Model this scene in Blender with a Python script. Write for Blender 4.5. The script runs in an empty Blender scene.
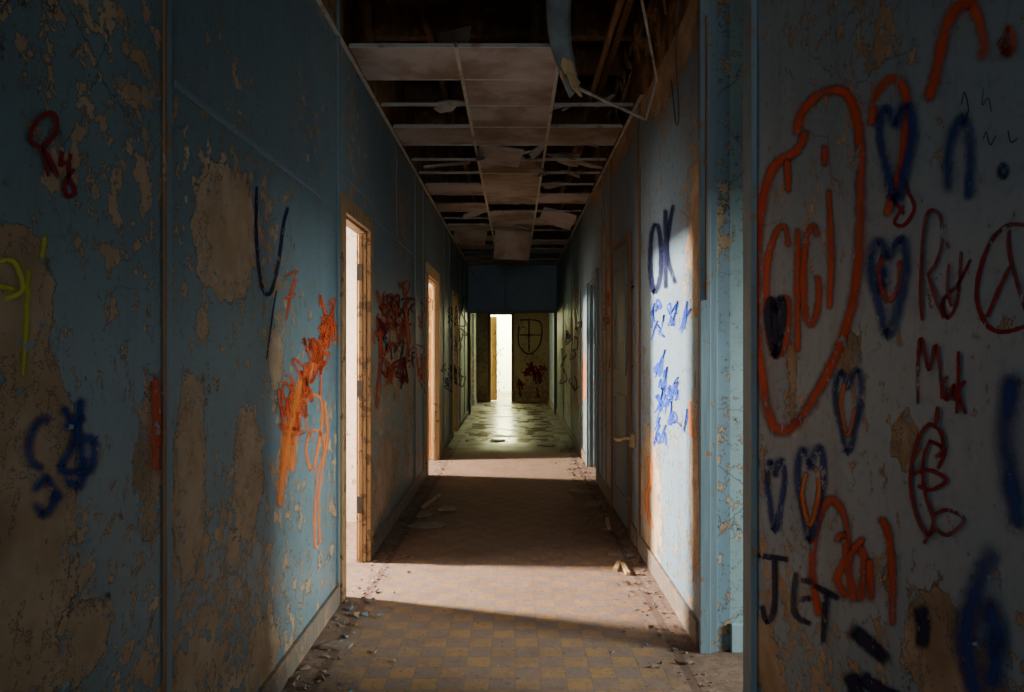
import bpy, bmesh, math, random
from mathutils import Vector, Euler
random.seed(7)
scene = bpy.context.scene
COL = scene.collection
XL, XR, CH, EYE, F = -0.9, 0.8, 2.87, 1.3, 739.0

# ------------------------------------------------------------------ helpers
def link(o): COL.objects.link(o); return o
def mesh_obj(name, bm, mats, smooth=False):
    me = bpy.data.meshes.new(name); bm.normal_update(); bm.to_mesh(me); bm.free()
    if not isinstance(mats, (list, tuple)): mats = [mats]
    for m in mats: me.materials.append(m)
    if smooth:
        for p in me.polygons: p.use_smooth = True
    return link(bpy.data.objects.new(name, me))
def box(bm, x0, x1, y0, y1, z0, z1, mi=0):
    vs = [bm.verts.new((x, y, z)) for x in (x0, x1) for y in (y0, y1) for z in (z0, z1)]
    for f in ((0,1,3,2),(4,6,7,5),(0,4,5,1),(2,3,7,6),(0,2,6,4),(1,5,7,3)):
        fc = bm.faces.new([vs[i] for i in f]); fc.material_index = mi
    return vs
def box_obj(name, bounds, mat):
    bm = bmesh.new()
    for b in bounds: box(bm, *b)
    bmesh.ops.recalc_face_normals(bm, faces=bm.faces[:])
    return mesh_obj(name, bm, mat)
def WL(px, py):
    Y = 665.0/(515-px); return Y, EYE+(347-py)*Y/F
def WR(px, py):
    Y = 591.0/(px-515); return Y, EYE+(347-py)*Y/F
def WE(px, py): return (px-515)*17.46/F, EYE+(347-py)*17.46/F

class T:
    def __init__(s, name):
        s.m = bpy.data.materials.new(name); s.m.use_nodes = True
        s.t = s.m.node_tree; s.t.nodes.clear()
        s.out = s.n('ShaderNodeOutputMaterial'); s.b = s.n('ShaderNodeBsdfPrincipled')
        s.l(s.b.outputs[0], s.out.inputs[0])
        s.co = s.n('ShaderNodeTexCoord').outputs['Object']
    def n(s, k): return s.t.nodes.new(k)
    def l(s, a, b): s.t.links.new(a, b)
    def inp(s, node, key, v):
        i = node.inputs[key]
        if isinstance(v, bpy.types.NodeSocket): s.l(v, i)
        else: i.default_value = v
    def noise(s, scale, detail=4, rough=.6, vec=None, dist=0):
        n = s.n('ShaderNodeTexNoise'); s.l(vec or s.co, n.inputs['Vector'])
        n.inputs['Scale'].default_value = scale; n.inputs['Detail'].default_value = min(detail, 6)
        n.inputs['Roughness'].default_value = rough; n.inputs['Distortion'].default_value = dist
        return n.outputs['Fac']
    def math(s, op, a, b=0.0, c=0.0, clamp=False):
        n = s.n('ShaderNodeMath'); n.operation = op; n.use_clamp = clamp
        s.inp(n, 0, a); s.inp(n, 1, b)
        if op in ('MULTIPLY_ADD', 'COMPARE', 'SMOOTH_MIN'): s.inp(n, 2, c)
        return n.outputs[0]
    def step(s, v, a, b):
        n = s.n('ShaderNodeMapRange'); n.interpolation_type = 'SMOOTHSTEP'
        s.inp(n, 'Value', v); n.inputs['From Min'].default_value = a; n.inputs['From Max'].default_value = b
        return n.outputs[0]
    def mix(s, f, a, b, mode='MIX'):
        n = s.n('ShaderNodeMix'); n.data_type = 'RGBA'; n.blend_type = mode
        s.inp(n, 0, f)
        for i, v in ((6, a), (7, b)):
            if isinstance(v, tuple) and len(v) == 3: v = v+(1,)
            s.inp(n, i, v)
        return n.outputs[2]
    def xyz(s):
        n = s.n('ShaderNodeSeparateXYZ'); s.l(s.co, n.inputs[0]); return n.outputs
    def mapping(s, sc):
        n = s.n('ShaderNodeMapping'); s.l(s.co, n.inputs[0]); n.inputs['Scale'].default_value = sc
        return n.outputs[0]
    def bump(s, h, st, d=.01, normal=None):
        n = s.n('ShaderNodeBump'); s.l(h, n.inputs['Height']); n.inputs['Strength'].default_value = st
        n.inputs['Distance'].default_value = d
        return n.outputs[0]
    def fin(s, col, rough=.6, nrm=None, spec=.4):
        if isinstance(col, tuple) and len(col) == 3: col = col+(1,)
        s.inp(s.b, 'Base Color', col); s.inp(s.b, 'Roughness', rough)
        s.b.inputs['Specular IOR Level'].default_value = spec
        if nrm: s.l(nrm, s.b.inputs['Normal'])
        return s.m

def wall_mat(name, c1, c2, pl1, pl2, thr=.665, fl=.70, upper=True, low=.05, grime=.5):
    t = T(name)
    at = t.n('ShaderNodeAttribute'); at.attribute_name = 'peel'; pa = at.outputs['Fac']
    z = t.xyz()[2]
    lowb = t.math('MULTIPLY', t.math('SUBTRACT', 1.0, t.step(z, .1, 1.6)), low)
    n1 = t.noise(4.5, 6, .62)
    v = t.math('ADD', t.math('MULTIPLY_ADD', pa, .42, n1), lowb)
    m1 = t.step(v, thr, thr+.008)
    big = t.noise(1.3, 2, .5)
    n17 = t.noise(17, 6, .7)
    v2 = t.math('MULTIPLY_ADD', pa, .12, t.math('MULTIPLY_ADD', big, .35, t.math('MULTIPLY_ADD', n17, .75, lowb)))
    m2 = t.step(v2, fl-.085, fl-.078)
    mask = t.math('MAXIMUM', m1, m2)
    edge = t.math('SUBTRACT', t.step(v, thr-.018, thr), m1, clamp=True)
    edge2 = t.math('SUBTRACT', t.step(v2, fl-.10, fl-.088), m2, clamp=True)
    e = t.math('MAXIMUM', edge, edge2)
    blue = t.mix(t.step(t.noise(.9, 4, .6), .35, .65), c1, c2)
    streak = t.noise(1.0, 4, .7, vec=t.mapping((1, 9, .7)))
    blue = t.mix(t.math('MULTIPLY', t.step(streak, .48, .75), .4), blue, (.12, .12, .10))
    n30 = t.noise(34, 4, .72)
    blue = t.mix(t.math('MULTIPLY', t.step(n30, .48, .75), .4), blue, (.06, .07, .07))
    chips = t.step(t.math('ADD', n30, t.math('MULTIPLY_ADD', big, .12, lowb)), .725, .74)
    blue = t.mix(t.math('MULTIPLY', chips, .85), blue, (.05, .04, .028))
    vo = t.n('ShaderNodeTexVoronoi'); vo.feature = 'DISTANCE_TO_EDGE'; vo.inputs['Scale'].default_value = 4
    wv = t.n('ShaderNodeMix'); wv.data_type = 'VECTOR'; wv.inputs[0].default_value = .2
    nn = t.n('ShaderNodeTexNoise'); nn.inputs['Scale'].default_value = 3; nn.inputs['Detail'].default_value = 4
    t.l(t.co, nn.inputs['Vector']); t.l(t.co, wv.inputs[4]); t.l(nn.outputs['Color'], wv.inputs[5])
    t.l(wv.outputs[1], vo.inputs['Vector'])
    ck = t.math('SUBTRACT', 1.0, t.step(vo.outputs['Distance'], 0.0, .012))
    ck = t.math('MULTIPLY', ck, t.step(big, .48, .60))
    blue = t.mix(t.math('MULTIPLY', ck, .7), blue, (.04, .04, .035))
    pl = t.mix(t.step(t.noise(7, 5, .65), .35, .68), pl1, pl2)
    pl = t.mix(t.math('MULTIPLY', t.step(t.noise(2.3, 4, .6), .5, .7), .5), pl, (.15, .10, .055))
    col = t.mix(mask, blue, pl)
    col = t.mix(t.math('MULTIPLY', e, .85), col, (.03, .026, .02))
    h = t.math('MULTIPLY_ADD', n1, .5, t.math('SUBTRACT', 1.0, mask))
    if upper:
        um = t.step(t.math('MULTIPLY_ADD', t.noise(3, 4, .6), .10, z), CH+.03, CH+.05)
        br = t.mix(t.step(t.noise(4, 6, .7), .38, .62), (.32, .19, .07), (.07, .045, .025))
        col = t.mix(um, col, br)
    return t.fin(col, t.mix(mask, (.5,.5,.5), (.9,.9,.9)), t.bump(h, .9, .007), .35)

M_L = wall_mat('teal_peeling_paint_left', (.10, .168, .195), (.135, .21, .235), (.35, .235, .135), (.45, .33, .21), thr=.660, fl=.70)
M_R = wall_mat('teal_peeling_paint_right', (.155, .24, .30), (.195, .285, .35), (.34, .22, .12), (.46, .34, .23), thr=.70, fl=.725)
M_END = wall_mat('teal_paint_end', (.17, .26, .34), (.20, .30, .38), (.35, .25, .15), (.43, .34, .24), thr=.72, fl=.76, upper=False)
M_OCHRE = wall_mat('ochre_plaster', (.46, .36, .16), (.38, .29, .12), (.22, .15, .08), (.4, .32, .2), thr=.68, upper=False)
M_ROOM = wall_mat('room_warm_plaster', (.72, .56, .45), (.62, .48, .38), (.5, .36, .26), (.6, .48, .38), thr=.69, fl=.74, upper=False)
M_ROOMB = wall_mat('room_blue_plaster', (.26, .37, .40), (.30, .42, .44), (.4, .3, .2), (.5, .42, .32), thr=.73, fl=.76, upper=False)

def wood_mat(name, a, b, chip, cthr=.6, rough=.6):
    t = T(name)
    g = t.noise(6, 5, .65, vec=t.mapping((6, 6, .6)))
    c = t.mix(t.step(g, .3, .7), a, b)
    m = t.step(t.noise(14, 5, .7), cthr, cthr+.02)
    c = t.mix(m, c, chip)
    return t.fin(c, rough, t.bump(t.math('SUBTRACT', g, m), .5, .004))
M_FRAME = wood_mat('chipped_yellow_door_wood', (.36, .235, .10), (.25, .155, .07), (.12, .075, .04), .57)
M_CREAM = wood_mat('cream_chipped_wood', (.50, .36, .18), (.40, .28, .13), (.20, .12, .06), .6)
M_BROWN = wood_mat('brown_bare_wood', (.20, .11, .05), (.13, .07, .035), (.25, .16, .08), .62)
M_BLUEW = wood_mat('teal_painted_batten', (.13, .195, .23), (.16, .23, .265), (.24, .15, .08), .60)
M_DOORB = wood_mat('pale_blue_door_paint', (.30, .42, .47), (.27, .38, .43), (.36, .26, .17), .66)
M_BASE = wood_mat('dirty_baseboard', (.18, .15, .12), (.13, .10, .075), (.25, .165, .10), .55)
M_JOIST = wood_mat('dusty_joist', (.22, .125, .05), (.11, .065, .03), (.28, .18, .09), .6, .9)

t = T('stained_ceiling_tile')
c = t.mix(t.step(t.noise(2.2, 5, .6), .36, .66), (.36, .335, .305), (.20, .155, .11))
c = t.mix(t.math('MULTIPLY', t.step(t.noise(60, 3, .6), .55, .7), .3), c, (.17, .145, .12))
M_TILE = t.fin(c, .9, t.bump(t.noise(70, 3, .6), .3, .003), .1)
t = T('grid_metal'); M_GRID = t.fin(t.mix(t.step(t.noise(8, 4, .6), .5, .7), (.34, .35, .31), (.20, .13, .065)), .5)
t = T('grey_sheet_metal'); M_STRIP = t.fin(t.mix(t.step(t.noise(5, 4, .6), .4, .7), (.23, .26, .255), (.13, .14, .13)), .5)
t = T('dark_metal'); M_METAL = t.fin((.06, .055, .05), .45)
t = T('concrete_slab_dark'); M_SLAB = t.fin(t.mix(t.step(t.noise(3, 5, .65), .35, .65), (.20, .12, .055), (.06, .04, .024)), .95, t.bump(t.noise(6, 5, .7), .8, .03))
t = T('white_window_frame'); M_WIN = t.fin((.6, .58, .52), .5)

# floor -------------------------------------------------------------
t = T('worn_tile_floor')
X, Y_, Z_ = t.xyz()
ch = t.n('ShaderNodeTexChecker'); t.l(t.co, ch.inputs[0]); ch.inputs['Scale'].default_value = 10
br = t.n('ShaderNodeTexBrick'); t.l(t.co, br.inputs[0]); br.offset = 0; br.inputs['Scale'].default_value = 1
br.inputs['Brick Width'].default_value = .1; br.inputs['Row Height'].default_value = .1; br.inputs['Mortar Size'].default_value = .0022
base = t.mix(ch.outputs['Fac'], (.27, .155, .06), (.175, .125, .10))
base = t.mix(t.math('MULTIPLY', t.step(t.noise(5, 5, .7), .4, .7), .5), base, (.13, .09, .06))
base = t.mix(t.math('MULTIPLY', br.outputs['Fac'], .45), base, (.10, .065, .04))
dust = t.noise(1.6, 6, .68)
cl = t.math('SUBTRACT', .85, t.math('ABSOLUTE', t.math('ADD', X, .05)))
dm = t.math('MAXIMUM', t.math('MULTIPLY', t.step(dust, .38, .62), .58), t.math('SUBTRACT', 1.0, t.step(t.math('MULTIPLY_ADD', dust, .5, cl), .30, .58)))
mid = t.math('MULTIPLY', t.step(Y_, 3.2, 4.0), t.math('SUBTRACT', 1.0, t.step(Y_, 8.5, 10.0)))
dm = t.math('MAXIMUM', dm, t.math('MULTIPLY', mid, t.math('MULTIPLY_ADD', dust, .6, .22)), clamp=True)
dcol = t.mix(t.step(t.noise(24, 5, .7), .35, .65), (.235, .15, .108), (.15, .095, .065))
dcol = t.mix(t.math('MULTIPLY', t.step(t.noise(4, 6, .7), .46, .60), .65), dcol, (.11, .07, .045))
col = t.mix(dm, base, dcol)
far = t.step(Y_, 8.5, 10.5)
col = t.mix(t.math('MULTIPLY', far, .55), col, (.115, .125, .055))  # green reflection of the end doorway light, painted into the far floor colour
for bx in (-.77, .69):
    s_ = t.math('SUBTRACT', 1.0, t.step(t.math('ABSOLUTE', t.math('SUBTRACT', X, bx)), .018, .022))
    col = t.mix(t.math('MULTIPLY', s_, .6), col, (.08, .04, .028))
col = t.mix(t.math('MULTIPLY', t.step(t.noise(45, 4, .7), .57, .63), .65), col, (.07, .05, .035))
wet = t.math('MULTIPLY', far, t.step(t.noise(2.2, 4, .6), .38, .52))
rg = t.math('MULTIPLY_ADD', dm, .2, t.math('MULTIPLY_ADD', far, -.28, .74))
rg = t.math('MULTIPLY_ADD', wet, -.30, rg)
hh = t.math('MULTIPLY_ADD', br.outputs['Fac'], -.5, t.math('MULTIPLY', dust, t.math('ADD', dm, .25)))
M_FLOOR = t.fin(col, rg, t.bump(hh, .6, .01), .4)

# ------------------------------------------------------------------ walls
def blobs(boxes, fn):
    out = []
    for (a, b, c, d, *k) in boxes:
        pxm, pym = (a+c)/2, (b+d)/2
        ya, _ = fn(a, pym); yb, _ = fn(c, pym)
        _, z1 = fn(pxm, b); _, z0 = fn(pxm, d)
        out.append(((ya+yb)/2, (z0+z1)/2, abs(yb-ya)/2*1.25, abs(z1-z0)/2*1.2, k[0] if k else 1.0))
    return out
def make_wall(name, x, side, y0, y1, z0, z1, openings, bl, mat, step=.035, thick=.12):
    def axis(a, b, extra):
        n = max(1, int((b-a)/step)); v = [a+(b-a)*i/n for i in range(n+1)]
        for e in extra:
            if a < e < b:
                v = [q for q in v if abs(q-e) > step*.45 or q in (a, b)]; v.append(e)
        return sorted(set(v))
    ys = axis(y0, y1, [o for op in openings for o in op[:2]])
    zs = axis(z0, z1, [o for op in openings for o in op[2:]])
    bm = bmesh.new(); lay = bm.verts.layers.float.new('peel'); V = {}
    def vert(i, j):
        if (i, j) not in V:
            y, z = ys[i], zs[j]; p = 0
            for (cy, cz, ry, rz, k) in bl:
                d = math.hypot((y-cy)/ry, (z-cz)/rz)
                if d < 1: p = max(p, min(1, (1-d)*1.9)*k)
            v = bm.verts.new((x, y, z)); v[lay] = p; V[(i, j)] = v
        return V[(i, j)]
    for i in range(len(ys)-1):
        for j in range(len(zs)-1):
            cy, cz = (ys[i]+ys[i+1])/2, (zs[j]+zs[j+1])/2
            if any(o[0] < cy < o[1] and o[2] < cz < o[3] for o in openings): continue
            q = [vert(i, j), vert(i+1, j), vert(i+1, j+1), vert(i, j+1)]
            if side > 0: q = q[::-1]
            bm.faces.new(q)
    o = mesh_obj(name, bm, mat)
    s = o.modifiers.new('thickness', 'SOLIDIFY'); s.thickness = thick; s.offset = -1
    return o

peelL = blobs([(-60,215,50,370,1.15),(-60,350,78,740,1.1),(60,600,112,680),(193,160,256,300,1.25),(172,375,207,575,1.1),(138,380,158,560,.9),
               (234,395,264,545,.9),(247,620,275,692,1.0),(195,300,210,345,.9),(120,83,152,103,1),(378,440,394,510,1),(268,330,284,390,.6),(225,540,240,570,.9),(384,300,400,420,.4)], WL)
peelR = blobs([(895,410,918,470,1.2),(750,625,785,700,1.1),(905,610,1000,720,1.1),(780,330,800,420,.6),(640,430,660,570,1.1),(690,150,702,330,1.0),
               (690,380,700,600,.7),(640,0,704,92,1.5),(835,330,860,380,.7),(872,20,886,70,.8),(600,180,612,420,.6),(560,300,590,420,.5)], WR)
peelR.append((3.9, 2.95, .9, .28, 1.3)); peelR.append((6.2, 2.8, 1.8, .15, 1))
L_OPEN = [(3.84, 4.48, 0, 2.0), (7.5, 8.5, 0, 2.03), (10.6, 11.4, 0, 2.03), (15.0, 16.4, 0, 2.03)]  # last left opening invented to pass the end-wall fill light
R_OPEN = [(2.53, 3.16, 0, 3.35), (7.1, 8.0, 0, 1.98)]
make_wall('wall_left', XL, -1, -3.5, 17.5, 0, 3.7, L_OPEN, peelL, M_L, thick=.055)
make_wall('wall_right', XR, 1, -3.5, 17.5, 0, 3.7, R_OPEN, peelR, M_R)

box_obj('floor', [(-4.2, 4.2, -3.6, 23, -.1, 0)], M_FLOOR)
box_obj('ceiling', [(-4.2, 4.2, -3.6, 17.7, 3.7, 3.85)], M_SLAB)

def cut_wall(name, axis, at, a0, a1, mat, openings=(), z1=3.7, th=.12):
    us = sorted({a0, a1, *[o for op in openings for o in op[:2]]})
    zs = sorted({0, z1, *[o for op in openings for o in op[2:]]})
    b = []
    for i in range(len(us)-1):
        for j in range(len(zs)-1):
            cu, cz = (us[i]+us[i+1])/2, (zs[j]+zs[j+1])/2
            if any(o[0] < cu < o[1] and o[2] < cz < o[3] for o in openings): continue
            b.append((us[i], us[i+1], at, at+th, zs[j], zs[j+1]) if axis == 'y' else (at, at+th, us[i], us[i+1], zs[j], zs[j+1]))
    return box_obj(name, b, mat)

cut_wall('wall_end', 'y', 17.5, -4.0, 4.0, M_OCHRE, [(-.57, -.09, 0, 2.06)])
box_obj('wall_end_header', [(XL, XR, 14.2, 14.32, 1.97, 3.7)], M_END)
cut_wall('wall_back', 'y', -3.6, -4.0, 4.0, M_END, [(-.7, .6, .9, 2.4)])
for nm, y in (('a', 2.2), ('b', 5.5), ('c', 9.6), ('d', 13.6)):
    cut_wall('wall_room_left_'+nm, 'y', y, -4.0, XL-.055, M_ROOM)
for nm, y in (('a', 3.16), ('b', 5.6), ('c', 9.4), ('d', -.6)):
    cut_wall('wall_room_right_'+nm, 'y', y, XR+.12, 4.0, M_ROOMB)
LW = [(3.3, 5.24, .9, 2.5), (6.6, 8.6, .9, 2.5), (10.0, 12.0, .9, 2.4), (14.2, 15.6, .9, 2.4)]  # last left window invented along with the end-wall fill light
RW = [(.5, 2.4, .5, 2.1)]
cut_wall('wall_outer_left', 'x', -4.0, -3.5, 17.5, M_ROOM, LW, th=.1)
cut_wall('wall_outer_right', 'x', 3.9, -3.5, 17.5, M_ROOMB, RW, th=.1)
wi = 1
for xx, W in ((-3.97, LW), (3.93, RW)):
    for (a, b, c, d) in W:
        m = (a+b)/2
        box_obj('window_%d' % wi, [(xx, xx+.04, a, a+.04, c, d), (xx, xx+.04, b-.04, b, c, d), (xx, xx+.04, m-.02, m+.02, c+.04, d-.04),
                 (xx, xx+.04, a+.04, b-.04, c, c+.04), (xx, xx+.04, a+.04, b-.04, d-.04, d)], M_WIN); wi += 1
box_obj('window_%d' % wi, [(-.7, -.65, -3.56, -3.5, .9, 2.4), (.55, .6, -3.56, -3.5, .9, 2.4), (-.08, -.03, -3.56, -3.5, .95, 2.35),
         (-.65, .55, -3.56, -3.5, .9, .95), (-.65, .55, -3.56, -3.5, 2.35, 2.4)], M_WIN)  # unseen back window, made up to house the fill lamp behind the camera

# ------------------------------------------------------------------ trims, frames, doors
def bev(o, w=.003):
    b = o.modifiers.new('bevel', 'BEVEL'); b.width = w; b.segments = 2; b.limit_method = 'ANGLE'; return o
def casing(name, side, y0, y1, h, mat, w=.075, p=.025, lining=True):
    x = XL if side < 0 else XR
    a, b = (x, x+p) if side < 0 else (x-p, x)
    L = [(a, b, y0-w, y0, 0, h+w), (a, b, y1, y1+w, 0, h+w), (a, b, y0, y1, h, h+w)]
    if lining:
        c, d = (x-.06, x) if side < 0 else (x, x+.13)
        L += [(c, d, y0, y0+.015, 0, h), (c, d, y1-.015, y1, 0, h), (c, d, y0+.015, y1-.015, h-.015, h)]
        e, f = (x-.045, x-.02) if side < 0 else (x+.05, x+.09)
        L += [(e, f, y0+.015, y0+.025, 0, h-.015), (e, f, y1-.025, y1-.015, 0, h-.015)]
    return bev(box_obj(name, L, mat))
casing('door_frame_left', -1, 3.84, 4.48, 2.0, M_FRAME, w=.085)
casing('door_frame_left.001', -1, 7.5, 8.5, 2.03, M_CREAM, w=.12)
casing('door_frame_left.002', -1, 10.6, 11.4, 2.03, M_CREAM)
casing('door_frame_right', 1, 7.1, 8.0, 1.98, M_BLUEW)
casing('door_frame_right.001', 1, 5.1, 5.95, 2.05, M_BROWN, w=.035, lining=False)
box_obj('door_hinge_set', [(XL-.05, XL-.02, 4.444, 4.453, z, z+.1) for z in (.3, 1.0, 1.7)], M_METAL)
def door_leaf(name, x0, x1, y, th, h, mat, hx):
    bm = bmesh.new(); box(bm, x0, x1, y, y+th, .01, h)
    for (za, zb) in ((.15, .9), (1.05, h-.15)):
        for (a, b, c, d) in ((x0+.1, x0+.13, za, zb), (x1-.13, x1-.1, za, zb), (x0+.13, x1-.13, za, za+.03), (x0+.13, x1-.13, zb-.03, zb)):
            box(bm, a, b, y-.012, y-.0005, c, d)
    box(bm, hx-.02, hx+.02, y-.01, y-.0005, .92, 1.12, 1); box(bm, hx-.01, hx+.1, y-.05, y-.035, 1.04, 1.06, 1); box(bm, hx-.01, hx+.01, y-.05, y-.01, 1.04, 1.06, 1)
    bmesh.ops.recalc_face_normals(bm, faces=bm.faces[:])
    return mesh_obj(name, bm, [mat, M_METAL])
M_OR = wood_mat('orange_painted_door', (.62, .25, .06), (.46, .17, .045), (.70, .45, .24), .6)
door_leaf('door_1', -1.80, -.97, 8.54, .04, 2.0, M_OR, -1.72)
door_leaf('door_2', .93, 1.75, 8.02, .04, 1.95, M_DOORB, 1.6)
bm = bmesh.new(); box(bm, XR-.012, XR-.001, 5.105, 5.945, .02, 2.045)
for (a, b) in ((.2, .95), (1.1, 1.9)):
    box(bm, XR-.022, XR-.0125, 5.22, 5.25, a, b); box(bm, XR-.022, XR-.0125, 5.80, 5.83, a, b)
    box(bm, XR-.022, XR-.0125, 5.25, 5.80, a, a+.03); box(bm, XR-.022, XR-.0125, 5.25, 5.80, b-.03, b)
mesh_obj('door_3', bm, M_BLUEW)
bm = bmesh.new(); box(bm, XR-.03, XR-.0, 4.90, 4.98, .63, .72, 0); box(bm, XR-.12, XR-.03, 4.92, 4.95, .68, .70, 0); box(bm, XR-.14, XR-.10, 4.84, 4.96, .68, .70, 0)
bev(mesh_obj('broken_door_lever', bm, M_CREAM))

def VB(y, w, z0, z1, side=-1, p=.010): 
    return (XL, XL+p, y, y+w, z0, z1) if side < 0 else (XR-p, XR, y, y+w, z0, z1)
bev(box_obj('trim_1', [VB(1.895, .03, 0, 3.2, p=.007), VB(3.725, .03, 0, 3.2, p=.012), VB(6.62, .04, 0, 2.85), VB(5.6, .02, 2.14, 2.85, p=.006),
     VB(1.94, 1.78, 1.985, 2.005, p=.005), VB(4.62, 2.0, 2.11, 2.13, p=.006), VB(3.78, .9, 2.2, 2.22, p=.006), VB(7.2, .03, 0, 2.85), VB(9.3, .04, 0, 2.85), VB(10.1, .04, 0, 2.85), VB(12.0, .04, 0, 2.85), VB(13.1,.04,0,2.85),
     VB(-.5, .035, 0, 3.2)], M_BLUEW), .002)
bev(box_obj('trim_2', [VB(2.44, .09, 0, 3.35, 1, .02), VB(4.74, .035, 0, 2.85, 1), VB(6.45, .04, 0, 2.85, 1), VB(6.75, .03, 0, 2.85, 1), VB(9.0, .04, 0, 2.85, 1), VB(10.4, .04, 0, 2.85, 1), VB(12.2, .04, 0, 2.85, 1)], M_BLUEW), .002)
bev(box_obj('trim_3', [VB(1.884, .009, 0, 3.2, p=.009), VB(4.70, .03, 0, 2.85, 1, .012), VB(6.1, .03, .5, 2.85, 1, .01)], M_BROWN), .002)
bev(box_obj('trim_4', [(XR-.015, XR+.03, 3.13, 3.159, 0, 3.35), (XR+.03, XR+.06, 3.14, 3.159, 0, 3.35)], M_BLUEW), .002)
bev(box_obj('trim_5', [(XR-.012, XR-.002, 3.165, 3.19, 2.2, 3.2), (XR-.012, XR-.002, 3.165, 3.185, .7, 1.7), (XR+.005, XR+.015, 3.12, 3.13, 1.5, 2.7)], M_BROWN), .002)
def segs(a, b, ops):
    s = a; out = []
    for o in sorted(ops):
        out.append((s, o[0]-.12)); s = o[1]+.12
    out.append((s, b)); return out
bev(box_obj('baseboard_left', [(XL, XL+.018, a, b, 0, .10) for a, b in segs(-3.4, 17.5, L_OPEN) if b > a], M_BASE))
bev(box_obj('baseboard_right', [(XR-.018, XR, a, b, 0, .11) for a, b in ((-3.4, 2.43), (3.2, 4.7), (4.8, 5.03), (6.02, 7.0), (8.1, 17.5))], M_BASE))
bev(box_obj('baseboard_room', [(XR+.12, 3.8, 3.14, 3.16, 0, .12)], M_DOORB))
bev(box_obj('door_frame_end', [(-.64, -.57, 17.46, 17.5, 0, 2.12), (-.09, -.03, 17.46, 17.5, 0, 2.12), (-.57, -.09, 17.46, 17.5, 2.06, 2.12)], M_BROWN))
bev(box_obj('door_4', [(-.58, -.43, 17.75, 17.79, .02, 2.03), (-.56, -.45, 17.735, 17.749, .2, .9), (-.56, -.45, 17.735, 17.749, 1.1, 1.9)], M_CREAM))
bev(box_obj('trim_6', [(XL, XR, 14.17, 14.2, 1.95, 2.0), (-.2, -.17, 14.18, 14.2, 2.0, 2.86), (XL, XL+.05, 14.17, 14.32, 0, 1.97), (XR-.05, XR, 14.17, 14.32, 0, 1.97)], M_BLUEW))

t = T('sunlit_garden_wall'); M_GW = t.fin(t.mix(t.noise(3), (.85, .85, .6), (.75, .8, .5)), .9)
box_obj('garden_wall', [(-4, 4, 21.6, 21.8, 0, 3.6)], M_GW)
bm = bmesh.new(); random.seed(3)
for _ in range(700):
    a = random.uniform(0, 6.28); r = abs(random.gauss(0, .3)); z = random.uniform(.05, 1.5)
    p = Vector((-.85+math.cos(a)*r, 20.6+math.sin(a)*r, z)); R = Euler((random.uniform(0, 6), random.uniform(0, 6), random.uniform(0, 6))).to_matrix()
    bm.faces.new([bm.verts.new(p+R@Vector(q)) for q in ((-.05, 0, 0), (0, -.022, 0), (.06, 0, .01), (0, .022, 0))])
for i in range(9):
    box(bm, -.85+.05*math.cos(i), -.84+.05*math.cos(i), 20.6+.05*math.sin(i), 20.61+.05*math.sin(i), 0, 1.2)
t = T('leaf_green'); M_LEAF = t.fin(t.mix(t.noise(6), (.16, .28, .05), (.30, .38, .08)), .6)
mesh_obj('garden_bush', bm, M_LEAF)

# ------------------------------------------------------------------ ceiling grid and tiles
P = .47; ROW0 = 3.87
random.seed(17)
cols = [(XL+.02, -.31), (-.31, .24), (.24, XR-.02)]
bm = bmesh.new()
for x in (-.31, .24):
    box(bm, x-.010, x+.010, ROW0, 14.15, CH-.002, CH+.002); box(bm, x-.001, x+.001, ROW0, 14.15, CH+.002, CH+.035)
box(bm, XL, XL+.022, .5, 14.15, CH-.002, CH+.001); box(bm, XL, XL+.002, .5, 14.15, CH+.001, CH+.03)
box(bm, XR-.022, XR, 4.6, 14.15, CH-.002, CH+.001)
k = 0
while ROW0+k*P < 14.1:
    y = ROW0+k*P
    for (a, b) in cols:
        if k in (0, 1) and a > 0: continue
        if k in (9, 14, 16, 19) and a != -.31: continue
        box(bm, a+.012, b-.012, y-.007, y+.007, CH-.0015, CH+.0015); box(bm, a+.012, b-.012, y-.001, y+.001, CH+.002, CH+.02)
    k += 1
for i in range(30):
    x = random.choice((-.31, .24)); y = 3.9+i*.34
    box(bm, x-.0015, x+.0015, y, y+.003, CH+.03, 3.7)
mesh_obj('ceiling_grid', bm, M_GRID)
filled = {0: [0, 1], 1: [1], 2: [1], 3: [0, 1, 2], 5: [1], 6: [1], 7: [0, 1], 8: [1, 2], 9: [0], 10: [1], 11: [1, 2], 12: [0, 1], 14: [0], 15: [2], 16: [0], 17: [1, 2], 18: [1], 19: [0], 20: [0, 1, 2], 21: [0,1,2]}
bm = bmesh.new()
def tile(x0, x1, y0, y1, z, th=.012, tilt=(0, 0, 0), pivot=None):
    vs = box(bm, x0, x1, y0, y1, z, z+th)
    if any(tilt):
        c = Vector(pivot or ((x0+x1)/2, (y0+y1)/2, z)); R = Euler(tilt).to_matrix()
        for v in vs: v.co = c+R@(v.co-c)
for k, cs in filled.items():
    y = ROW0+k*P
    for ci in cs:
        a, b = cols[ci]; j = lambda: random.uniform(-.018, .018)
        tile(a+.008, b-.008, y+.006, y+P-.006, CH+.003, tilt=(j(), j(), 0))
for k in range(-8, -2):
    for a, b in cols: tile(a+.008, b-.008, ROW0+k*P+.006, ROW0+(k+1)*P-.006, CH+.003)
mesh_obj('ceiling_tiles', bm, M_TILE)
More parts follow.
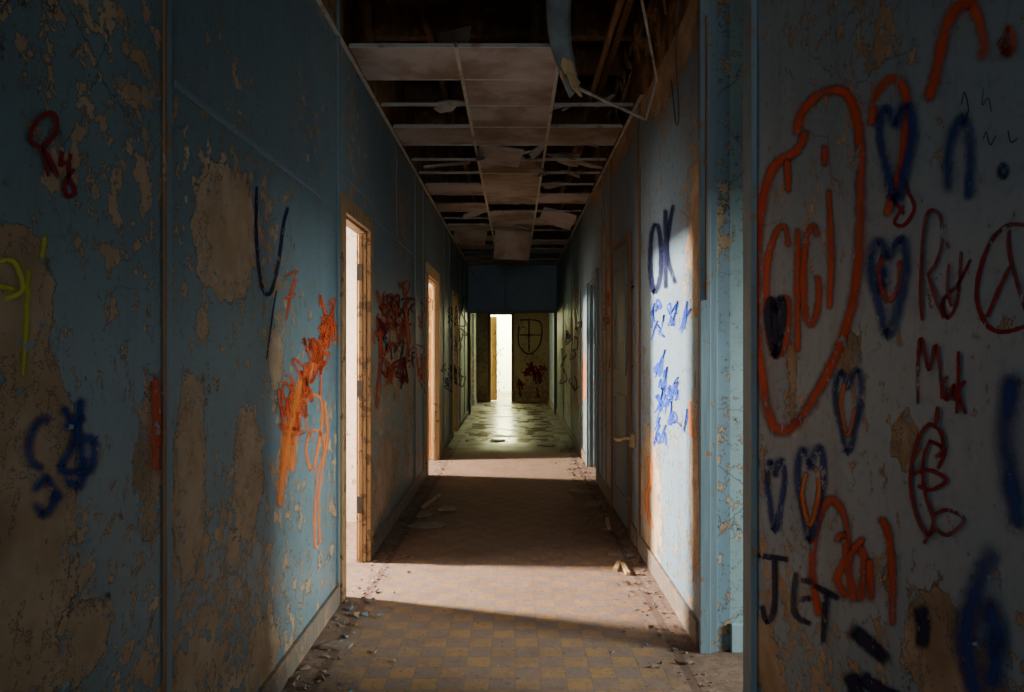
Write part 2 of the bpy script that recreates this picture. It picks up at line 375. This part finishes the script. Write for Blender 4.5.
def shard(bm, c, r, rot, n=7, th=.012):
    R = Euler(rot).to_matrix(); top = []; bot = []
    for i in range(n):
        a = 2*math.pi*i/n+random.uniform(-.25, .25); rr = r*random.uniform(.5, 1.15)
        p = Vector((math.cos(a)*rr*1.3, math.sin(a)*rr*.8, 0))
        top.append(bm.verts.new(Vector(c)+R@(p+Vector((0, 0, th))))); bot.append(bm.verts.new(Vector(c)+R@p))
    bm.faces.new(top); bm.faces.new(bot[::-1])
    for i in range(n): bm.faces.new([bot[i], bot[(i+1) % n], top[(i+1) % n], top[i]])
bm = bmesh.new()
tile(-.36, .22, 3.42, 3.72, 3.08, tilt=(.36, -.10, .08))
tile(-.30, .05, ROW0+4*P+.05, ROW0+4*P+.40, CH-.03, tilt=(-.14, .10, .12))
tile(-.27, .22, ROW0+13*P, ROW0+14*P, CH-.005, tilt=(-.85, .06, .03), pivot=(0, ROW0+13*P, CH))
tile(.28, .72, ROW0+5*P, ROW0+5*P+.3, CH+.03, tilt=(.25, .2, .3))
tile(-.80, -.40, ROW0+5*P+.05, ROW0+6*P, CH+.02, tilt=(.2, -.12, .1))
tile(.30, .70, ROW0+10*P, ROW0+10.8*P, CH-.05, tilt=(-.3, .25, .1))
tile(-.85, -.40, ROW0+13.1*P, ROW0+14*P, CH-.05, tilt=(-.35, .1, .1))
for (x, y, z, r) in ((-.5, 4.5, 3.0, .08), (-.45, 5.0, 2.93, .10), (.1, 5.95, 2.86, .1), (.45, 6.3, 2.9, .15), (.5, 6.9, 2.92, .14), (.02, 6.05, 2.85, .08), (.38, 7.3, 2.9, .12), (-.5, 9.0, 2.92, .13), (.5, 8.9, 2.9, .13), (.3, 5.0, 2.92, .05), (-.33, 4.3, 3.1, .1), (.6, 5.9, 2.93, .1), (.18, 5.85, 2.84, .07), (.6, 5.0, 2.95, .08), (.05, 9.6, 2.86, .15), (.25, 6.75, 2.86, .1), (.65, 7.9, 2.92, .12), (-.7, 8.6, 2.92, .1), (-.28, 6.0, 2.82, .07), (.35, 4.9, 2.88, .06), (.22, 6.3, 2.82, .08)):
    shard(bm, (x, y, z), r, (random.uniform(-.6, .6), random.uniform(-.5, .5), random.uniform(0, 3)))
mesh_obj('broken_ceiling_tiles', bm, M_TILE)
bm = bmesh.new()
y = 2.9
while y < 14:
    box(bm, XL, XR, y, y+.07, 3.30, 3.5); y += .62
for x in (-.55, .1, .62): box(bm, x, x+.04, 2.5, 14, 3.22, 3.299)
mesh_obj('ceiling_joists', bm, M_JOIST)
def tube(name, pts, r, mat):
    cu = bpy.data.curves.new(name, 'CURVE'); cu.dimensions = '3D'; cu.bevel_depth = r; cu.bevel_resolution = 2; cu.resolution_u = 8
    s = cu.splines.new('BEZIER'); s.bezier_points.add(len(pts)-1)
    for b, p in zip(s.bezier_points, pts): b.co = p; b.handle_left_type = b.handle_right_type = 'AUTO'
    cu.materials.append(mat); return link(bpy.data.objects.new(name, cu))
tube('ceiling_pipe', [(.55, 2.5, 3.12), (.55, 6, 3.1), (.53, 14.1, 3.12)], .022, M_BROWN)
tube('hanging_cable', [(-.6, 4.1, 3.3), (-.3, 4.6, 3.0), (.1, 5.0, 3.05), (.5, 5.6, 3.25)], .005, M_METAL)
tube('hanging_cable.001', [(.75, 3.1, 3.3), (.72, 3.3, 2.7), (.77, 3.5, 2.35), (.76, 3.6, 2.6)], .003, M_METAL)
def rail(name, a, b, w=.006):
    a, b = Vector(a), Vector(b); d = (b-a).normalized(); s = d.cross(Vector((0, 0, 1))).normalized()*w; u = s.cross(d).normalized()*.006
    bm = bmesh.new()
    for off, hh in ((s, u*.2), (s*.1, u*2.2)):
        q = [bm.verts.new(p+sg*off+h) for p in (a, b) for sg in (-1, 1) for h in (Vector(), hh)]
        for f in ((0,1,3,2),(4,6,7,5),(0,4,5,1),(2,3,7,6),(0,2,6,4),(1,5,7,3)): bm.faces.new([q[i] for i in f])
    bmesh.ops.recalc_face_normals(bm, faces=bm.faces[:]); return mesh_obj(name, bm, M_GRID)
rail('fallen_grid_rail', (.30, 3.55, 2.54), (.70, 4.0, 2.53), .008); rail('fallen_grid_rail.001', (.53, 3.2, 2.9), (.76, 3.95, 2.72), .006); rail('fallen_grid_rail.002', (.76, 3.95, 2.72), (.71, 4.02, 2.53), .006)
# dangling curved metal light-fitting tray, torn at the bottom
bm = bmesh.new(); prof = [(.235, 3.5, 3.3), (.212, 3.47, 3.06), (.198, 3.44, 2.88), (.203, 3.42, 2.72), (.228, 3.41, 2.60), (.275, 3.42, 2.47)]
rows = []
for i, p in enumerate(prof):
    w = (.062, .062, .058, .052, .046, .026)[i]
    row = [bm.verts.new((p[0]-w, p[1]-.035, p[2]))]
    row += [bm.verts.new((p[0]+w*(2*j/4-1), p[1]+.012*(1-(2*j/4-1)**2), p[2]+(random.uniform(-.03, .03) if i == 5 else 0))) for j in range(5)]
    row += [bm.verts.new((p[0]+w, p[1]-.035, p[2]))]
    rows.append(row)
for i in range(len(rows)-1):
    for j in range(6): bm.faces.new([rows[i][j], rows[i][j+1], rows[i+1][j+1], rows[i+1][j]])
o = mesh_obj('hanging_light_fitting_tray', bm, M_STRIP, True); s = o.modifiers.new('s', 'SOLIDIFY'); s.thickness = .004
s = o.modifiers.new('ss', 'SUBSURF'); s.levels = s.render_levels = 2
bm = bmesh.new()
for (c, r, rot) in (((.27, 3.395, 2.52), .05, (1.3, .9, .5)), ((.24, 3.395, 2.58), .05, (1.5, .6, .2)), ((.29, 3.395, 2.47), .035, (1.4, .4, .9)), ((.215, 3.395, 2.55), .03, (1.4, 1.2, .9))): shard(bm, c, r, rot, n=5, th=.006)
mesh_obj('torn_insulation_piece', bm, M_CREAM)
bm = bmesh.new()
for i in range(60):
    y = random.uniform(2.6, 6.5); z = random.uniform(2.95, 3.28)
    shard(bm, (XR-.05, y, z), random.uniform(.03, .10), (random.uniform(-.2, .2), math.pi/2+random.uniform(-.3, .3), random.uniform(-.2, .2)), th=.01)
mesh_obj('crumbling_plaster', bm, M_JOIST)

# ------------------------------------------------------------------ flakes of paint on walls
def flakes(name, side, n, bl, mat, yr):
    bm = bmesh.new(); x = XL if side < 0 else XR; ops = L_OPEN if side < 0 else R_OPEN
    for _ in range(n):
        if random.random() < .7 and bl:
            cy, cz, ry, rz, k = random.choice(bl); a = random.uniform(0, 6.28); q = random.uniform(.55, 1.0)
            y, z = cy+ry*q*math.cos(a), cz+rz*q*math.sin(a)
        else: y, z = random.uniform(*yr), random.uniform(.15, 2.0)
        if z < .12 or z > 2.8 or any(o[0]-.12 < y < o[1]+.12 and z < o[3]+.1 for o in ops) or not (.9 < y < 9): continue
        s = random.uniform(.005, .022); w = s*random.uniform(.4, 1); curl = random.uniform(.1, .6); rot = random.uniform(0, 6.28)
        g = []
        for i in range(4):
            u = i/3
            for j in (-1, 1):
                ly, lz = (j*w*.5*(1-.5*u)+random.uniform(-.1,.1)*w), u*s
                yy = y+math.cos(rot)*ly-math.sin(rot)*lz; zz = z+math.sin(rot)*ly+math.cos(rot)*lz
                g.append(bm.verts.new((x-side*(.0015+curl*s*.6*u*u), yy, zz)))
        for i in range(3): bm.faces.new([g[2*i], g[2*i+1], g[2*i+3], g[2*i+2]])
    return mesh_obj(name, bm, mat)
flakes('peeling_paint_flakes', -1, 480, peelL, M_BLUEW, (1.2, 6))
flakes('peeling_paint_flakes.001', 1, 320, peelR[:12], M_BLUEW, (1.1, 5))

# ------------------------------------------------------------------ debris on floor
def chunk(bm, x, y, s, mi, flat=.5):
    pts = [bm.verts.new((x+random.uniform(-s, s), y+random.uniform(-s, s), random.uniform(0, 1)*s*flat*2)) for i in range(7)]
    r = bmesh.ops.convex_hull(bm, input=pts)
    for g in r['geom']:
        if isinstance(g, bmesh.types.BMFace): g.material_index = mi
    d = [v for v in r['geom_interior'] if isinstance(v, bmesh.types.BMVert)]
    if d: bmesh.ops.delete(bm, geom=d, context='VERTS')
bm = bmesh.new()
for _ in range(2000):
    y = random.uniform(2.3, 9.5)
    r = random.random()
    if r < .48: x = XR-.03-abs(random.gauss(0, .12))
    elif r < .80: x = XL+.03+abs(random.gauss(0, .11))
    else: x = random.uniform(XL+.1, XR-.1)
    if not XL+.03 < x < XR-.03: continue
    mid = r >= .80
    chunk(bm, x, y, random.uniform(.003, .006) if mid else min(.022, random.expovariate(1/.006)+.003), random.choice((0, 0, 0, 0, 0, 0, 1, 1, 1, 2)))
t = T('rubble'); M_RUB = t.fin(t.mix(t.noise(20), (.13, .085, .055), (.25, .175, .125)), .95)
mesh_obj('floor_debris', bm, [M_RUB, M_BASE, M_BLUEW])
bm = bmesh.new()
for (x, y, s, rz) in ((-.62, 5.35, .13, .3), (-.70, 5.7, .10, 1.2), (-.55, 5.9, .09, .7), (.62, 4.6, .05, .2), (-.76, 3.2, .06, .5), (.66, 6.1, .1, .8), (.60, 6.6, .09, .1), (-.2, 10.2, .12, .5), (.4, 9.7, .1, 0)):
    shard(bm, (x, y, .004), s, (0.06, 0.04, rz), n=6, th=.012)
mesh_obj('fallen_board_pieces', bm, M_BASE)
bm = bmesh.new()
for (x, y, l, a) in ((.60, 4.35, .16, 1.3), (.64, 4.3, .2, 1.6), (-.7, 6.2, .5, 1.4), (.68, 5.4, .3, 1.5)):
    c, s_ = math.cos(a), math.sin(a); vs = box(bm, -l/2, l/2, -.012, .012, .001, .02)
    for v in vs: v.co = Vector((x+v.co.x*c-v.co.y*s_, y+v.co.x*s_+v.co.y*c, v.co.z))
mesh_obj('wood_sticks', bm, M_CREAM)

# ------------------------------------------------------------------ graffiti
SP = {}
def spray(name, c, hard=.5, dens=1.0):
    if name in SP: return SP[name]
    t = T('spray_'+name)
    uv = t.n('ShaderNodeUVMap'); s = t.n('ShaderNodeSeparateXYZ'); t.l(uv.outputs[0], s.inputs[0])
    d = t.math('ABSOLUTE', t.math('MULTIPLY_ADD', s.outputs[1], 2.0, -1.0))
    d = t.math('MULTIPLY_ADD', t.noise(70, 3, .8), .4, t.math('SUBTRACT', d, .2))
    a = t.math('SUBTRACT', 1.0, t.step(d, hard, .92))
    a = t.math('MULTIPLY', a, t.step(s.outputs[0], .0, .5))
    ch = t.step(t.noise(16, 5, .7), .36, .40)
    fade = t.math('MULTIPLY_ADD', t.step(t.noise(5, 3, .6), .35, .6), .3, .7)
    a = t.math('MULTIPLY', t.math('MULTIPLY', a, ch), t.math('MULTIPLY', fade, dens))
    tr = t.n('ShaderNodeBsdfTransparent'); mx = t.n('ShaderNodeMixShader')
    t.l(a, mx.inputs[0]); t.l(tr.outputs[0], mx.inputs[1]); t.l(t.b.outputs[0], mx.inputs[2]); t.l(mx.outputs[0], t.out.inputs[0])
    SP[name] = t.fin(c, .8, spec=.15); return SP[name]
S_OR = spray('orange_red', (.52, .075, .02), .1, .95)
S_OR2 = spray('orange', (.72, .19, .035), 0, .85)
S_RED = spray('dark_red', (.22, .012, .016), .5)
S_BL = spray('blue', (.016, .05, .23), 0, .92)
S_NV = spray('navy', (.010, .014, .055), .35)
S_YG = spray('yellow_green', (.6, .62, .04), -.1, .8)
S_BB = spray('bright_blue', (.02, .06, .42), .4)
def smooth(pts, n=6):
    if len(pts) == 2: return [tuple(Vector(pts[0]).lerp(Vector(pts[1]), i/12)) for i in range(13)]
    out = []; P_ = [pts[0]]+list(pts)+[pts[-1]]
    for i in range(1, len(P_)-2):
        p0, p1, p2, p3 = [Vector(p) for p in P_[i-1:i+3]]
        for k in range(n):
            u = k/n
            out.append(tuple(.5*((2*p1)+(-p0+p2)*u+(2*p0-5*p1+4*p2-p3)*u*u+(-p0+3*p1-3*p2+p3)*u**3)))
    out.append(tuple(pts[-1])); return out
GC = [0]
def graffiti(name, wall, strokes, mat, w):
    """strokes measured off the photo and laid on the wall surface; w = paint width in the same unit"""
    bm = bmesh.new(); uvl = bm.loops.layers.uv.new('UVMap'); fn = {'L': WL, 'R': WR, 'E': WE}[wall]
    w = w*1.15
    for st in strokes:
        GC[0] += 1; off = .0012+(GC[0] % 14)*.00022
        q = smooth(st); n = len(q); vs = []
        cum = [0]
        for i in range(1, n): cum.append(cum[-1]+(Vector(q[i])-Vector(q[i-1])).length)
        ue = [min(c, cum[-1]-c)/w for c in cum]
        for i in range(n):
            d = Vector(q[min(n-1, i+1)])-Vector(q[max(0, i-1)])
            if d.length < 1e-6: d = Vector((1, 0))
            d.normalize(); nn = Vector((-d.y, d.x)); ww = w*.5*(.8+.2*math.sin(math.pi*i/max(1, n-1)))*(.9+.2*random.random())
            for sg in (-1, 1):
                p = Vector(q[i])+nn*ww*sg; a, b = fn(p.x, p.y)
                co = (XL+off, a, b) if wall == 'L' else (XR-off, a, b) if wall == 'R' else (a, 17.495-off, b)
                vs.append(bm.verts.new(co))
        for i in range(n-1):
            f = bm.faces.new([vs[2*i], vs[2*i+1], vs[2*i+3], vs[2*i+2]])
            for lp, uv in zip(f.loops, ((ue[i], 0), (ue[i], 1), (ue[i+1], 1), (ue[i+1], 0))): lp[uvl].uv = uv
    return mesh_obj(name, bm, mat)
def heart(x0, y0, x1, y1):
    cx = (x0+x1)/2; h = y1-y0; w = (x1-x0)/2
    return [(cx, y0+.28*h), (cx+.35*w, y0+.05*h), (cx+.8*w, y0+.03*h), (x1, y0+.3*h), (cx+.6*w, y0+.65*h), (cx, y1), (cx-.6*w, y0+.65*h), (x0, y0+.33*h), (cx-.8*w, y0+.06*h), (cx-.35*w, y0+.06*h), (cx, y0+.28*h)]
def blot(x, y, rx, ry): return [(x+rx*math.cos(a*.7), y+ry*math.sin(a*.7)) for a in range(16)]
graffiti('graffiti_heart_outline', 'R', [
 [(796,140),(803,112),(825,92),(848,95),(860,135),(861,200),(858,270),(846,330),(822,385),(795,425),(776,428),(765,395),(757,330),(757,260),(763,200),(776,165),(798,150),(808,125)]], S_OR, 18)
graffiti('graffiti_gigi', 'R', [
 [(789,250),(786,228),(777,232),(768,262),(767,305),(773,350),(783,352),(789,325),(789,300),(779,298)],
 [(798,225),(798,355)], [(819,240),(814,226),(807,240),(804,275),(806,312),(813,325),(819,305),(819,280),(812,278)], [(829,186),(832,250),(830,312)],
 [(788,156),(789,196)], [(826,142),(826,170)]], S_OR, 12)
graffiti('graffiti_arrow', 'R', [[(928,106),(936,80),(945,40),(957,10),(972,3),(980,20),(986,48),(978,64)]], S_OR, 20)
graffiti('graffiti_blot', 'R', [blot(1009, 41, 5, 12)], S_OR, 15)
graffiti('graffiti_heart', 'R', [[(872,130),(878,95),(895,78),(908,100),(904,160),(886,220)]], S_OR, 16)
graffiti('graffiti_heart.001', 'R', [heart(881,105,914,200)], S_BL, 16)
graffiti('graffiti_heart.002', 'R', [heart(872,238,908,335), [(884,262),(888,285),(893,285)]], S_BL, 16)
graffiti('graffiti_heart.003', 'R', [[(884,252),(880,275),(888,300),(900,285),(900,258)]], S_OR, 11)
graffiti('graffiti_heart.004', 'R', [heart(836,370,862,452)], S_BL, 12)
graffiti('graffiti_heart.005', 'R', [heart(798,447,824,540)], S_BL, 13)
graffiti('graffiti_heart.006', 'R', [heart(767,460,785,530)], S_BL, 11)
graffiti('graffiti_heart.007', 'R', [heart(768,298,784,355), [(776,308),(776,348)]], S_NV, 10)
graffiti('graffiti_heart.008', 'R', [[(808,470),(803,495),(811,525),(820,490),(816,465)], [(847,380),(842,405),(849,435),(857,405)]], S_OR2, 9)
graffiti('graffiti_u_mark', 'R', [[(950,196),(950,150),(962,120),(970,130),(972,165),(969,204)]], S_BL, 18)
graffiti('graffiti_dot', 'R', [blot(1005, 171, 3.5, 6)], S_BL, 10)
graffiti('graffiti_rij', 'R', [
 [(924,322),(922,290),(925,235),(930,212),(941,215),(944,240),(938,262),(929,275)], [(929,272),(936,295),(946,320)], [(951,262),(950,290),(954,308)], [(949,240),(951,250)], [(962,250),(958,300),(948,318),(944,300),(958,285),(972,258)]], S_RED, 5)
graffiti('graffiti_rij.001', 'R', [[(888,200),(893,185),(900,195),(903,175),(908,190),(915,208),(905,225),(895,222),(905,205)], [(895,200),(905,215)]], S_RED, 5)
graffiti('graffiti_peace_sign', 'R', [[(1030,226),(1010,225),(993,240),(981,270),(978,300),(988,325),(1005,332),(1030,325)], [(1010,228),(1012,260),(1030,320)], [(1012,265),(1000,290),(988,318)]], S_RED, 6)
graffiti('graffiti_malk', 'R', [[(919,405),(919,365),(922,338),(930,370),(937,345),(942,378),(943,400)], [(950,375),(944,385),(948,400),(955,385),(956,402)], [(960,350),(960,375),(958,415)], [(968,380),(960,392),(968,415)]], S_RED, 5)
graffiti('graffiti_face_doodle', 'R', [[(932,440),(925,460),(926,490),(935,520),(930,535),(918,515),(912,480),(918,445),(930,425),(942,432),(945,450),(936,458)], [(914,475),(930,470),(948,480),(932,490),(918,485)], [(935,515),(950,510),(966,520),(950,535),(935,530),(925,545)], [(938,425),(940,405)], [(928,440),(945,450),(938,470)]], S_RED, 5.5)
graffiti('graffiti_number', 'R', [[(820,620),(813,570),(818,520),(832,500),(846,520),(850,565)], [(835,545),(843,535),(847,555),(838,580),(850,600)], [(855,540),(865,560),(860,605)], [(878,515),(888,530),(893,570),(893,630)], [(870,555),(872,605)], [(856,605),(850,560),(868,535)]], S_OR, 14)
graffiti('graffiti_jet', 'R', [[(756,555),(792,560)], [(775,558),(775,605),(768,622),(762,603)], [(797,570),(795,612),(814,625)], [(798,600),(814,598)], [(799,580),(816,582)], [(813,584),(842,600)], [(828,592),(824,645)]], S_NV, 8)
graffiti('graffiti_scribble', 'R', [[(848,625),(865,640),(892,665)], [(858,672),(880,690),(908,702)], [(918,600),(924,625),(922,652)], [(848,668),(862,705)]], S_NV, 20)
graffiti('graffiti_scribble.001', 'R', [[(1016,365),(1007,430),(1011,470),(1022,540)], [(1000,540),(978,590),(968,640),(980,710)], [(985,590),(1000,640),(990,700)], [(980,650),(1010,640)]], S_BL, 36)
graffiti('graffiti_small_writing', 'R', [[(963,105),(966,92),(970,110),(966,118)], [(985,88),(984,105),(990,98),(993,112)], [(985,140),(988,132),(992,145),(998,135)], [(1010,130),(1013,142),(1020,138)]], S_NV, 1.8)
graffiti('graffiti_ok', 'R', [[(657,222),(652,235),(651,270),(655,292),(661,275),(661,240),(657,222)], [(666,208),(666,290)], [(674,203),(667,250),(676,285)]], S_NV, 6.5)
g = []
random.seed(21)
for (x0, x1, y0, y1, n) in ((650, 692, 300, 345, 18), (650, 682, 358, 410, 18), (655, 690, 390, 432, 10), (652, 672, 425, 450, 5)):
    for i in range(n):
        x = random.uniform(x0, x1-6); y = random.uniform(y0, y1-12); sgn = random.choice((-1, 1))
        g.append([(x, y+random.uniform(0, 14)), (x+random.uniform(1, 4), y+random.uniform(-4, 4)), (x+random.uniform(3, 6), y+sgn*random.uniform(4, 12)), (x+random.uniform(-2, 5), y+random.uniform(-4, 16))])
graffiti('graffiti_blue_writing', 'R', g, S_BB, 2.3)
graffiti('graffiti_orange_marks', 'R', [[(648,455),(652,475),(647,500),(653,530)], [(690,400),(692,440)], [(587,350),(585,400)]], S_OR2, 6)
graffiti('graffiti_rij.002', 'L', [[(47,178),(40,150),(28,140),(34,122),(50,113),(55,130),(42,148),(46,155),(57,178)], [(62,150),(60,165),(66,160)], [(58,133),(62,132)], [(70,152),(68,175),(74,192),(66,196),(64,182),(75,168)]], S_RED, 6)
graffiti('graffiti_arc', 'L', [[(256,185),(256,240),(261,285),(270,293),(278,262),(283,225),(288,206)]], S_NV, 5)
graffiti('graffiti_arc.001', 'L', [[(276,290),(272,315),(266,360)]], S_NV, 2.5)
graffiti('graffiti_seven', 'L', [[(283,278),(296,272),(290,295),(286,320)], [(283,300),(296,293)]], S_OR, 4.5)
random.seed(5)
def scrib(n, cx, cy, dx, dy, sx, sy, amp):
    g = []
    for i in range(n):
        u = i/max(1, n-1); x = cx+dx*u+random.uniform(-sx, sx); y = cy+dy*u+random.uniform(-sy, sy)
        g.append([(x+random.uniform(-amp, amp)*.45, y+random.uniform(-amp, amp)) for _ in range(5)])
    return g
graffiti('graffiti_red_scribble', 'L', scrib(34, 286, 415, 44, -90, 5, 22, 20), S_OR, 4)
graffiti('graffiti_orange_spray', 'L', [[(278,510),(284,460),(292,420),(300,375)], [(290,405),(310,370),(332,325)], [(290,475),(296,425)], [(282,475),(288,415)]], S_OR2, 14)
graffiti('graffiti_orange_loop', 'L', [[(314,440),(306,425),(307,400),(316,395),(322,405),(320,435),(312,470),(306,450),(312,430),(324,440),(322,470),(318,500),(320,545)], [(318,465),(314,520),(316,550)], [(324,400),(327,440),(318,470)]], S_OR2, 5)
graffiti('graffiti_c_mark', 'L', [[(54,420),(38,422),(28,440),(30,462),(47,470)], [(58,403),(75,430),(82,465),(78,485),(60,478)], [(80,394),(74,440),(60,470),(97,470)], [(30,495),(45,478),(52,500),(42,515),(32,500)], [(64,445),(92,440),(90,474)], [(58,430),(87,415)], [(48,488),(64,502)]], S_BL, 16)
graffiti('graffiti_yellow_spray', 'L', [[(-8,262),(12,262),(20,290),(-2,300)], [(28,265),(26,320),(22,380)], [(-8,285),(18,290)], [(45,232),(40,264)]], S_YG, 12)
graffiti('graffiti_red_smudge', 'L', [[(153,370),(156,425),(154,478)]], S_OR, 20)
random.seed(9)
graffiti('graffiti_red_tag', 'L', scrib(22, 380, 345, 27, -20, 4, 40, 14), S_OR, 2.8)
graffiti('graffiti_dark_scribble', 'L', scrib(16, 380, 335, 28, 0, 4, 45, 14), S_RED, 2.6)
graffiti('graffiti_dark_scribble.001', 'L', scrib(9, 384, 330, 26, 10, 4, 40, 12), S_NV, 2.2)
graffiti('graffiti_orange_spray.001', 'L', [[(376,410),(380,360),(379,320)], [(404,300),(408,340),(405,365)]], S_OR, 6)
graffiti('graffiti_red_tag.001', 'L', scrib(14, 420, 350, 6, 0, 2, 50, 10), S_OR, 2.2)
graffiti('graffiti_dark_scribble.002', 'L', scrib(20, 447, 345, 16, 0, 2, 40, 10), S_NV, 2)
graffiti('graffiti_red_tag.002', 'R', scrib(9, 603, 340, 8, 0, 1, 45, 9), S_OR, 1.8)
graffiti('graffiti_navy_marks', 'R', scrib(12, 616, 310, 14, 0, 2, 55, 10), S_NV, 1.8)
graffiti('graffiti_navy_marks.001', 'R', scrib(12, 562, 350, 18, 0, 1, 35, 8), S_NV, 1.6)
graffiti('graffiti_blue_writing.001', 'R', scrib(8, 618, 400, 12, 0, 2, 40, 8), S_BB, 1.6)
graffiti('graffiti_cross', 'E', [[(519,325),(519,345),(529,354),(540,344),(540,322),(519,320)], [(529,320),(529,352)], [(519,335),(541,335)]], S_NV, 2)
graffiti('graffiti_red_tangle', 'E', scrib(14, 518, 378, 25, 0, 2, 12, 8), S_RED, 2.2)

# ------------------------------------------------------------------ lights
def area(name, loc, target, sx, sy, power, col, spread=180):
    L = bpy.data.lights.new(name, 'AREA'); L.shape = 'RECTANGLE'; L.size = sx; L.size_y = sy; L.energy = power; L.color = col; L.spread = math.radians(spread)
    o = link(bpy.data.objects.new(name, L)); o.location = loc
    o.rotation_euler = (Vector(target)-Vector(loc)).to_track_quat('-Z', 'Y').to_euler(); return o
area('daylight_window_left', (-4.1, 4.27, 1.7), (0, 4.27, 1.7), 1.94, 1.6, 190, (1, .86, .74))
area('sunlight_window_left', (-4.15, 4.75, 2.35), (0, 4.1, .9), .30, .30, 580, (1, .87, .76), 100)
area('daylight_window_left.001', (-4.1, 7.6, 1.65), (0, 7.6, 1.65), 2.0, 1.5, 120, (1, .84, .68))
area('sunlight_window_left.001', (-4.15, 8.1, 2.35), (0, 7.9, .6), .30, .30, 420, (1, .84, .68), 100)
area('daylight_window_left.002', (-4.1, 11, 1.65), (0, 11, 1.65), 2.0, 1.5, 60, (.95, 1, .55))
area('fill_light_end_wall', (-4.1, 14.9, 1.65), (0, 15.5, 1.65), 1.4, 1.5, 140, (1, .9, .5))  # added fill lamp, brightens the end wall through an invented side opening
area('daylight_window_right', (6.0, 1.2, 2.35), (3, 1.7, 2.0), 1.8, .5, 860, (.92, 1, .94))
area('fill_light_back', (-.05, -3.75, 1.7), (-.05, 0, 1.5), 1.3, 1.5, 64, (.86, .93, 1))  # added ambient fill behind the camera, no known source there
area('daylight_end_doorway', (-.3, 20.3, 2.6), (-.3, 10, .6), 2.4, 1.4, 420, (1, 1, .45))
area('daylight_garden', (0, 19.4, 3.6), (-.2, 21.7, 1.0), 3, 1.5, 2400, (1, 1, .75))
w = bpy.data.worlds.new('World'); scene.world = w; w.use_nodes = True
w.node_tree.nodes['Background'].inputs[0].default_value = (.8, .9, 1, 1); w.node_tree.nodes['Background'].inputs[1].default_value = .6

cam = bpy.data.cameras.new('Camera'); co = link(bpy.data.objects.new('Camera', cam))
co.location = (0, 0, EYE); co.rotation_euler = (math.radians(90), 0, 0)
cam.sensor_width = 36; cam.lens = F/1024*36; cam.shift_x = -3/1024; cam.shift_y = 1/1024; cam.clip_start = .05
scene.camera = co
